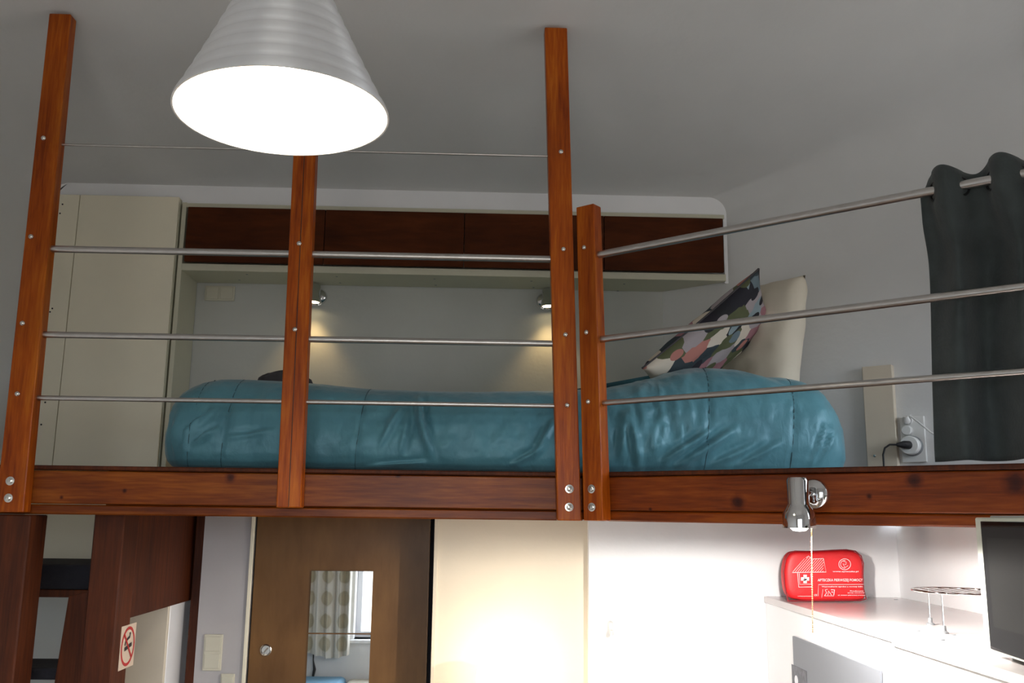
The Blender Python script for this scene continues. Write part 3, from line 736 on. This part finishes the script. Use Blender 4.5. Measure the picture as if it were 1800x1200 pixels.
# ------------------------------------------------------------------ stair enclosure on the left, below the loft edge
XP = -1.125
st = thing('stair_enclosure', (XP, 3.0, 0), 'dark pine stair enclosure with posts and a hanging side board', 'staircase')
xq = PY(49, 950, 2.765).x; yq = max(2.85, min(3.0, PX(80, 950, xq).y))
b = B(); b.box(xq - .13, xq, 2.765, yq, 0, ZB - .002, .004); b.build('post', M['wood_d'], st)
xa = PY(162, 950, 2.87).x; xb_ = PY(216, 950, 2.87).x
b = B(); b.box(xa, xb_, 2.87, PX(237, 1000, xb_).y, 0, ZB + .01, .004); b.build('post', M['wood_d'], st)
yn_, yf_ = PX(237, 1000, xb_).y, PX(335, 1000, xb_).y
zp = PX(290, 1068, xb_).z
b = B(); b.box(xb_ - .02, xb_ - .001, yn_, yf_ + .05, zp, 1.90, .002); b.build('side_board', M['wood_d'], st)
jx0, jx1 = PY(335, 1050, yf_).x, PY(357, 1050, yf_).x
b = B(); b.box(jx0, jx1 - .001, yf_, yf_ + .06, 0, ZB + .01, .003); b.build('jamb', M['wood_d'], st)
# treads and stringer
zt1, zt0 = PY(120, 992, 3.2).z, PY(120, 1036, 3.2).z
b = B(); b.box(XL + .002, xb_ - .03, 3.2, 3.6, zt0, zt1, .01, 2); tr1 = b.build('tread', M['tread'], st)
z2 = PY(120, 1050, 3.2).z
b = B(); b.box(XL + .002, xb_ - .03, 3.205, 3.3, z2, zt0 - .001, .002); b.build('tread_support', M['wood_d'], st)
z3, z4 = PY(85, 1174, 2.97).z, PY(85, 1195, 2.97).z
b = B(); b.box(XL + .002, PY(140, 1180, 2.97).x, 2.97, 3.16, z4, z3, .006, 2); b.build('tread', M['tread'], st)
q = [PY(x, y, 2.945) for x, y in ((62, 1400), (152, 1400), (158, 1038), (120, 1048))]
b = B(); b.hexa(q, [p + Vector((0, .045, 0)) for p in q], .003, 2); b.build('stringer', M['wood_d'], st)
# cream closet box seen under the side board
kx = PY(292, 1130, 3.40).x
cb_ = thing('closet', (kx - .2, 3.6, 0), 'cream closet standing behind the stair enclosure', 'closet')
b = B(); b.box(kx - .33, kx, 3.42, 3.68, 0, 1.64, .002); b.build('carcass', M['unit'], cb_)
b = B(); b.box(kx - .33, kx - .001, 3.40, 3.418, .05, 1.64, .002); b.build('door', M['cream'], cb_)
# no smoking sign on the post side
ns = thing('no_smoking_sign', tuple(PX(224, 1136, xb_)), 'small cream no smoking sign on the stair post', 'sign')
XS = xb_ + .0012
sq = [PX(x, y, XS) for x, y in ((210, 1181), (236.5, 1165), (238, 1093), (212, 1103))]
zb_ = (sq[0].z + sq[1].z) / 2; zt_ = (sq[2].z + sq[3].z) / 2; y0s = (sq[0].y + sq[3].y) / 2; y1s = (sq[1].y + sq[2].y) / 2
b = B(); b.box(xb_ + .0002, XS, y0s, y1s, zb_, zt_); b.build('card', M['sign'], ns)
cy_, cz_ = (y0s + y1s) / 2, (zb_ + zt_) / 2; hw, hh = (y1s - y0s) / 2, (zt_ - zb_) / 2
def S(u, v, d=.0006): return Vector((XS + d, cy_ + u * hw, cz_ + v * hh))
def ribbon(pts, w, parent, name, mat, Sf, ex):
    """flat mark of width w following a path of Vectors, in the plane whose normal is ex"""
    b = B(); ex = Vector(ex); L = []; Rr = []
    for i, p in enumerate(pts):
        d = (pts[min(i + 1, len(pts) - 1)] - pts[max(i - 1, 0)]).normalized(); s = d.cross(ex) * w / 2
        L.append(p + s); Rr.append(p - s)
    b.grid([L, Rr]); return b.build(name, mat, parent)
ribbon([S(.84 * math.cos(2 * PI * k / 40), .84 * math.sin(2 * PI * k / 40)) for k in range(41)], .009, ns, 'ring', M['sign_r'], S, (1, 0, 0))
ribbon([S(-.45, -.1, .001), S(.5, .05, .001)], .012, ns, 'cigarette', M['sign_k'], S, (1, 0, 0))
ribbon([S(-.45, .08, .001), S(-.3, .3, .001), S(.15, .42, .001), S(.2, .62, .001)], .009, ns, 'smoke', M['sign_k'], S, (1, 0, 0))
ribbon([S(-.58, .58, .0014), S(.58, -.58, .0014)], .008, ns, 'slash', M['sign_r'], S, (1, 0, 0))

# switches on the hall wall
plate('wall_switch', PY(374.5, 1146, 3.53), (0, -1, 0), (1, 0, 0), .068, .127, 2, M['plastic'], 'ivory double switch on the hall wall beside the sliding door', True)
plate('wall_socket', PY(399, 1219, 3.53), (0, -1, 0), (1, 0, 0), .05, .14, 2, M['plastic'], 'ivory socket cut by the bottom edge, under the hall switch', True)

# ------------------------------------------------------------------ sliding door with mirrors
dr = thing('door_1', ((DX0 + DX1) / 2, 3.56, 0), 'pale plywood sliding door with a narrow mirror', 'door', kind='structure')
mz1 = PY(598, 1003, 3.55).z; mzs = PY(598, 1113, 3.55).z; mx0 = PY(543, 1100, 3.55).x; mx1 = PY(652.5, 1100, 3.55).x
b = B(); b.box(DX0, DX1, 3.55, 3.59, .01, 1.898, .002); lf_ = b.build('door_leaf', M['doorw'], dr)
b = B(); b.box(mx0, mx1, 3.545, 3.55, mzs + .002, mz1, .0005); b.build('mirror', M['mirror'], dr)
b = B(); b.box(mx0, mx1, 3.545, 3.55, mzs - .95, mzs - .002, .0005); b.build('mirror', M['mirror'], dr)
p = PY(467.5, 1142, 3.55)
b = B(); b.lathe([(.021, 0), (.021, .004), (.018, .006), (.015, .002), (0, .002)], p, (0, -1, 0), 28); hd = b.build('finger_pull', M['bolt'], dr, True)
b = B(); b.tube([p + Vector((-.008, -.004, -.010)), p + Vector((.008, -.004, .010))], .0022, 8); b.build('thumb_turn', M['steel'], hd)
b = B(); b.box(DX0 - .014, DX0 - .002, 3.52, 3.531, 0, 1.89, .001); struct('trim_1', b, M['beige'])
b = B(); b.box(CX0 - .004, CX0 + .010, 3.392, 3.40, 0, 1.89, .001); struct('trim_2', b, M['cream'])

# ------------------------------------------------------------------ small glowing lamp in front of the cream wall
lp = PY(893, 1188, 3.14)
gl_ = thing('globe_lamp', (lp.x, lp.y, 0), 'glowing white dome lamp in front of the cream wall', 'lamp')
b = B(); b.lathe([(.0, .102), (.04, .098), (.075, .078), (.097, .04), (.103, 0), (.102, -.06), (.098, -.12), (.09, -.125), (0, -.125)], lp, (0, 0, 1), 36)
b.build('shade', glow('frosted_lamp_glass', (1, .88, .70), 12), gl_, True)
b = B(); b.lathe([(.02, -.125), (.016, -.3), (.016, -lp.z + .05), (.11, -lp.z + .03), (.12, -lp.z + .002)], lp, (0, 0, 1), 24); b.build('stand', M['steel'], gl_, True)
# hook on the white wall
hk = PY(1073, 1103, 3.36)
b = B(); b.tube([hk + Vector((0, .002, .014)), hk + Vector((0, -.010, .012)), hk + Vector((0, -.016, -.002)), hk + Vector((0, -.018, -.016)), hk + Vector((0, -.03, -.018)), hk + Vector((0, -.034, -.004))], [.011, .009, .007, .007, .007, .005], 12)
tag(b.build('wall_hook', M['plastic_w'], None, True), 'tiny white hook on the bright kitchen wall', 'hook')

# ------------------------------------------------------------------ kitchen units
ZK = 1.626
ua = thing('tall_unit', (1.25, 2.8, 0), 'tall white unit with a grey steel door under the red pouch', 'kitchen unit')
YS = 2.26
b = B(); b.box(1.012, 1.497, YS + .001, 3.357, 0, ZK - .022, .001); b.build('carcass', M['unit'], ua)
b = B(); b.box(1.007, 1.497, YS + .001, 3.357, ZK - .022, ZK, .0015); b.build('worktop', M['worktop'], ua)
g0 = PX(1390.5, 1117, 1.0); g1 = PX(1543.5, 1178, 1.0)
b = B(); b.box(1.004, 1.011, g1.y, g0.y, .3, (g0.z + g1.z) / 2, .001); gp = b.build('steel_door', M['greypanel'], ua)
c0 = PX(1392, 1168, 1.004); c1 = PX(1418, 1178, 1.004)
b = B(); b.box(1.0025, 1.0038, c1.y, c0.y, c0.z - .13, (c0.z + c1.z) / 2); b.build('photo_print', M['photo_d'], gp)
cm = PX(1400, 1196, 1.002); b = B(); b.lathe([(.016, 0), (.016, .0006), (0, .0007)], cm, (-1, 0, 0), 20); b.build('photo_face', M['photo_l'], gp)
ub = thing('tall_unit', (1.23, 1.6, 0), 'tall white unit with a pale top under the microwave', 'kitchen unit')
b = B(); b.box(.985, 1.497, 1.05, YS - .001, 0, ZK - .022, .001); b.build('carcass', M['unit'], ub)
b = B(); b.box(.980, 1.497, 1.05, YS - .001, ZK - .022, ZK, .002); b.build('worktop', M['worktop'], ub)
for (x, y) in [(1575, 1053.5), (1612, 1108.5), (1655, 1124.5), (1675, 1115.5), (1595, 1118)]:
    p = PZ(x, y, ZK); b = B(); b.lathe([(.008, 0), (.007, .0012), (0, .0015)], p, (0, 0, 1), 10); b.build('screw_cap', M['plastic_g'], ua if p.y > YS + .01 else ub)
# wire rack
rk = thing('wire_rack', (1.22, 2.39, ZK), 'round chrome wire rack standing beside the microwave', 'rack')
zr = PY(1642, 1044, 2.3).z; rc = Vector((1.225, 2.40, zr))
b = B(); b.torus(rc, .112, .0026, n=48); b.build('ring', M['chrome'], rk, True, 180)
for k in range(-3, 4):
    dx = k * .028; h_ = math.sqrt(.112 ** 2 - dx * dx); b = B(); b.tube([rc + Vector((dx, -h_, -.001)), rc + Vector((dx, h_, -.001))], .0014, 6); b.build('cross_wire', M['chrome'], rk, True)
for a in (math.radians(222), math.radians(105), math.radians(345)):
    p = rc + Vector((.112 * math.cos(a), .112 * math.sin(a), 0)); b = B()
    b.tube([p, Vector((p.x, p.y, ZK + .016))], .002, 8); lg = b.build('leg', M['chrome'], rk, True)
    b = B(); b.lathe([(.011, 0), (.011, .003), (.006, .006), (.005, .018), (0, .019)], (p.x, p.y, ZK), (0, 0, 1), 14); b.build('foot', M['plastic_g'], lg, True)

# first aid pouch ------------------------------------------------------------
YK = 3.13
fa = thing('first_aid_pouch', tuple(PY(1452, 1056, YK)), 'red first aid pouch with white print on the worktop', 'first aid kit')
out = [(1387, 1058), (1381.5, 1030), (1379.5, 1005), (1383, 982), (1390, 971), (1400, 968.5), (1420, 969), (1440, 968.5), (1465, 967), (1490, 966), (1506, 968.5), (1516, 977), (1520, 990), (1519.5, 1012), (1520.5, 1035), (1525, 1053), (1515, 1055.5), (1450, 1056)]
op = [PY(x, y, YK) for x, y in out]
for p in op: p.z = max(p.z, ZK + .001)
cen = sum(op, Vector()) / len(op); rows = []
for ins, dy in ((.9, -.002), (.5, -.002), (.16, -.001), (.05, .003), (0, .012), (-.012, .03), (0, .05), (.06, .062), (.3, .066), (.9, .067)):
    rows.append([Vector((p.x + (cen.x - p.x) * ins, YK + dy + .001, max(ZK + .0008, p.z + (cen.z - p.z) * ins))) for p in op])
b = B(); vv = b.grid(rows, True); b.bm.faces.new(vv[0]); b.bm.faces.new(vv[-1]); bag = b.build('pouch_body', M['red'], fa, True, 60)
ss = bag.modifiers.new('soften', 'SUBSURF'); ss.levels = 1; ss.render_levels = 2
b = B(); lp_ = [Vector((p.x, YK + .012, max(ZK + .003, p.z))) for p in op]; b.tube(lp_ + lp_[:1], .0022, 6, False); b.build('piping', M['red_d'], fa, True, 180)
YPr = YK - .0045
def BP(u, v): # print coordinates: pixels of a close view 1800 x 1200 of the pouch
    return PY(1375 + u * 156 / 1800, 960 + v * 104 / 1200, YPr)
def pline(pts, w, name): return ribbon([BP(*p) for p in pts], w, fa, name, M['print_w'], None, (0, 1, 0))
pline([(205, 530), (890, 520), (835, 245), (590, 255), (535, 195), (480, 230)], .0017, 'house_print')
pline([(310, 540), (335, 825), (600, 820)], .0017, 'house_print')
pline([(600, 540), (600, 820)], .0017, 'house_print')
pline([(345, 545), (355, 770), (590, 765), (580, 545)], .0014, 'house_print')
for k in range(13):
    x0 = 215 + k * 50; x1 = x0 + 230
    yt = 255 if x1 > 590 else 195 + (535 - min(x1, 535)) * .55
    if x1 > 845: yt = 255 + (x1 - 845) * 1.2
    f = (515 - yt) / 260; pline([(x0, 515), (min(x0 + 230 * f, 860), yt)], .001, 'hatch_print')
b = B()
for (u0, v0, u1, v1) in ((430, 575, 500, 745), (380, 625, 548, 695)):
    q = [BP(u0, v1), BP(u1, v1), BP(u1, v0), BP(u0, v0)]; b.hexa(q, [p + Vector((0, .0008, 0)) for p in q])
b.build('cross_print', M['print_w'], fa)
pline([(1268 + 120 * math.cos(2 * PI * k / 36), 362 + 110 * math.sin(2 * PI * k / 36)) for k in range(37)], .0016, 'emblem_print')
pline([(1268 + 85 * math.cos(a / 10), 362 + 78 * math.sin(a / 10)) for a in range(15, 50)], .0014, 'emblem_print')
pline([(1240, 300), (1300, 320), (1290, 370), (1230, 350), (1275, 430), (1335, 390)], .0014, 'emblem_print')
pline([(725, 1010), (735, 775), (1665, 770)], .0012, 'frame_print')
pline([(310, 1010), (600, 1010)], .001, 'line_print')
pline([(800, 1040), (825, 870)], .001, 'frame_print')
pline([(860, 1000), (900, 940), (870, 880), (920, 870)], .0016, 'figure_print'); pline([(925, 990), (940, 900), (960, 930), (1000, 990)], .0016, 'figure_print')
pline([(990, 880), (1060, 880), (1045, 990)], .0024, 'figure_print'); pline([(1000, 920), (1030, 930)], .003, 'figure_print'); pline([(850, 1003), (1050, 1003)], .0012, 'figure_print')
def text(body, u, v, hgt, wid, align='LEFT', name='lettering', bold=.0):
    cu_ = bpy.data.curves.new('lettering', 'FONT'); cu_.body = body; cu_.size = 1.0; cu_.offset = bold; cu_.resolution_u = 2
    to = bpy.data.objects.new('lettering', cu_); COL.objects.link(to)
    bpy.context.view_layer.update()
    me = bpy.data.meshes.new_from_object(to.evaluated_get(bpy.context.evaluated_depsgraph_get()))
    bpy.data.objects.remove(to); bpy.data.curves.remove(cu_)
    xs = [q.co.x for q in me.vertices]; zs = [q.co.y for q in me.vertices]
    a0, a1 = min(xs), max(xs); b0, b1 = min(zs), max(zs)
    for q in me.vertices:
        fx = (q.co.x - a0) / (a1 - a0); fy = (q.co.y - b0) / (b1 - b0)
        P = BP(u + fx * wid, v - fy * hgt); q.co = P - ORG[fa.name]
    me.materials.append(M['print_w']); o = bpy.data.objects.new(name, me); COL.objects.link(o); o.parent = fa; ORG[o.name] = ORG[fa.name]
    return o
text('APTECZKA PIERWSZEJ POMOCY', 720, 725, 70, 915, bold=.012)
text('www.apteczka.pl', 1025, 528, 32, 520, bold=.02)
text('Wyposażenie zgodne z normą DIN', 800, 832, 30, 830, bold=.02)
text('Producent', 1375, 915, 22, 270, bold=.02)
text('sprzęt ratunkowy', 1325, 955, 24, 345, bold=.02)
text('ul. zestaw pierwszej pomocy', 1130, 1003, 24, 560, bold=.02)
text('CE', 645, 1005, 36, 60, bold=.01)

# microwave ------------------------------------------------------------------
mwo = thing('microwave', (1.2, 1.8, ZK), 'pale microwave with black glass door at the right edge', 'microwave')
A = PZ(1731, 1141, ZK + .012); Bq = PZ(1800, 1164.5, ZK + .012)
fd = (Bq - A); fd.z = 0; fd.normalize(); fn = Vector((fd.y, -fd.x, 0))       # along the front, outward normal
if fn.x > 0: fn = -fn
WMW, DMW = .46, .33; HT = PY(1712, 909, A.y).z - A.z
def mslab(name, s0, s1, z0, z1, d0, d1, mat, parent, bev=.003):
    q = [A + fd * s + Vector((0, 0, z)) for s, z in ((s0, z0), (s1, z0), (s1, z1), (s0, z1))]
    b = B(); b.hexa([p + fn * d0 for p in q], [p + fn * d1 for p in q], bev, 2); return b.build(name, mat, parent)
mslab('body', .006, WMW - .006, .002, HT + .004, -DMW, -.0285, M['mwtop'], mwo)
dm = mslab('front_frame', 0, WMW, 0, HT, -.028, 0, M['mw'], mwo, .004)
mslab('glass', .036, WMW - .03, .006, HT - .008, .0002, .003, M['glass_b'], dm, .001)
mslab('door_window', .062, WMW - .13, .052, HT - .04, .0032, .0036, M['glass_w'], dm, 0)
for s in (.04, WMW - .04):
    for d in (.05, DMW - .05):
        p = A + fd * s - fn * d; b = B(); b.lathe([(.012, -.012), (.014, .004), (0, .004)], p, (0, 0, 1), 12); b.build('foot', M['black'], mwo)

# kitchen spot on the angled beam ---------------------------------------------
pb = PP(1432, 868, R2(0, 0, 0), N2)
ks = thing('beam_spot', tuple(pb), 'chrome spot lamp with pull chain on the angled loft beam', 'lamp')
b = B(); b.lathe([(.0385, 0), (.0385, .006), (.034, .014), (.022, .02), (.01, .022), (0, .0222)], pb, N2, 32); b.build('wall_plate', M['chrome'], ks, True, 50)
hc = PP(1403, 880, R2(0, .085, 0), N2)
b = B(); b.tube([pb + N2 * .018, pb + N2 * .045, hc], .0075, 12); b.build('arm', M['chrome'], ks, True)
Rh = .0265
b = B(); b.lathe([(0, .058), (.022, .057), (Rh, .05), (Rh, -.008), (.029, -.012), (.038, -.028), (.0405, -.045), (.0405, -.066), (.038, -.066), (.037, -.045), (.02, -.03), (0, -.03)], hc, (0, 0, 1), 36, False); b.build('head', M['chrome'], ks, True, 35)
b = B(); b.lathe([(0, -.074), (.015, -.072), (.026, -.062), (.03, -.05), (.02, -.034), (0, -.034)], hc, (0, 0, 1), 24); b.build('bulb', glow('spot_bulb', (1, .93, .82), 30), ks, True)
ld = bpy.data.lights.new('beam_spot_light', 'SPOT'); ld.energy = 46; ld.color = (1, .95, .89); ld.spot_size = math.radians(179); ld.spot_blend = .12; ld.shadow_soft_size = .015
lo = bpy.data.objects.new('beam_spot_light', ld); COL.objects.link(lo); lo.parent = ks; lo.location = hc + Vector((0, 0, -.092)) - pb
cb0 = PP(1426.5, 926, R2(0, .07, 0), N2); cb1 = PP(1428.5, 1110, R2(0, .07, 0), N2)
nb = 48; b = B()
b.tube([cb0, cb1], .0007, 5)
for k in range(nb + 1):
    p = cb0.lerp(cb1, k / nb); b.lathe([(0, -.0022), (.0017, -.0012), (.0017, .0012), (0, .0022)], p, (0, 0, 1), 6)
b.build('pull_chain', M['gold'], ks)

# ------------------------------------------------------------------ pendant lamp
pc = PY(497, 203, 1.45)
tilt = Vector((-.028, 0, 1)).normalized()
pn = thing('pendant_lamp', tuple(pc), 'ribbed aluminium pendant lamp, lit, hanging in front of the railing', 'lamp')
RIM = .1755
def rr_(h): # shade radius by height
    t = h / .29
    return RIM - (RIM - .042) * (t ** .93)
po_, pi_ = [], []
nrib = 11
for k in range(nrib * 6 + 1):
    h = .29 * k / (nrib * 6); rb_ = abs(math.sin(PI * (k / 6))) ** .6 * .0032
    po_.append((rr_(h) + rb_, h)); pi_.append((rr_(h) - .003 + rb_ * .8, h))
b = B(); b.lathe(po_ + [(.036, .298), (.03, .32), (.012, .326), (0, .327)], pc, tilt, 72, False); b.build('shade', M['alu'], pn, True, 60)
b = B(); b.lathe([(RIM, 0), (RIM - .003, 0)] + pi_ + [(0, .29)], pc, tilt, 72, False); b.build('shade_lining', M['shade_in'], pn, True, 60)
bc = pc + tilt * .13
b = B(); b.lathe([(0, -.045), (.02, -.041), (.034, -.022), (.036, 0), (.03, .025), (.016, .05), (.014, .07), (0, .07)], bc, tilt, 28); b.build('bulb', glow('pendant_bulb', (1, .92, .74), 30), pn, True)
b = B(); b.lathe([(.018, .07), (.018, .155), (.0, .155)], bc, tilt, 20); b.build('lamp_holder', M['plastic_w'], pn, True)
tp = pc + tilt * .326; ztop = zc(tp.y)
b = B(); b.tube([tp, Vector((tp.x + .01, tp.y, ztop - .03))], .0035, 8); b.build('cord', M['black'], pn, True)
b = B(); b.lathe([(.045, 0), (.045, -.01), (.03, -.03), (.008, -.04), (0, -.04)], (tp.x + .01, tp.y, ztop - .001), (0, 0, 1), 24); b.build('ceiling_rose', M['alu'], pn, True)
ld = bpy.data.lights.new('pendant_light', 'POINT'); ld.energy = 11; ld.color = (1, .9, .72); ld.shadow_soft_size = .04
lo = bpy.data.objects.new('pendant_light', ld); COL.objects.link(lo); lo.parent = pn; lo.location = bc + tilt * -.055 - pc

# ------------------------------------------------------------------ things behind the camera, seen in the door mirror
cw = thing('window_curtain', (-1.32, wy + .1, .6), 'cream curtain with pale circles beside the window, seen in the mirror', 'curtain')
b = B(); me_b = b.bm; uvl = me_b.loops.layers.uv.new('UVMap'); rows = []
for j in range(21):
    v = j / 20; row = []
    for i in range(81):
        s = i / 80; x = -1.66 + .52 * s + .03 * v * math.sin(s * 3); yy = wy + .1 + .035 * math.sin(s * 34 + .4 * v) + .012 * math.sin(s * 80)
        row.append(Vector((x, yy, 2.7 - (2.7 - .67) * v + .02 * math.sin(s * 7) * v)))
    rows.append(row)
vv = b.grid(rows)
for f in me_b.faces:
    for lp2 in f.loops:
        for_ = lp2.vert.co; lp2[uvl].uv = ((for_.x + 1.66) * 6.5, for_.z * 5.2)
b.build('curtain_cloth', M['circles'], cw, True, 180)
b = B(); b.tube([(-1.75, wy + .1, 2.7), (1.5, wy + .1, 2.7)], .012, 12); b.build('curtain_rod', M['steel'], cw, True)
b = B(); b.tube([(-1.46, wy + .03, .8), (-1.455, wy + .035, .62), (-1.44, wy + .04, .55), (-1.46, wy + .04, .42)], [.006, .006, .014, .006], 8)
tag(b.build('hanging_cable', M['black'], None, True), 'short black cable hanging below the patterned curtain in the mirror', 'cable')
sf = thing('day_bed', (-1.2, wy + .5, 0), 'day bed with a pale blue throw, seen at the bottom of the mirror', 'bed')
b = B(); b.box(-1.7, -.2, wy + .06, wy + .9, .05, .3, .02, 2); b.build('base', M['wood_d'], sf)
b = B(); b.box(-1.72, -1.15, wy + .05, wy + .92, .302, .5, .05, 4); b.build('throw', M['sofa'], sf, True)
b = B(); b.box(-1.145, -.2, wy + .05, wy + .92, .302, .48, .05, 4); b.build('mattress', M['pillow'], sf, True)
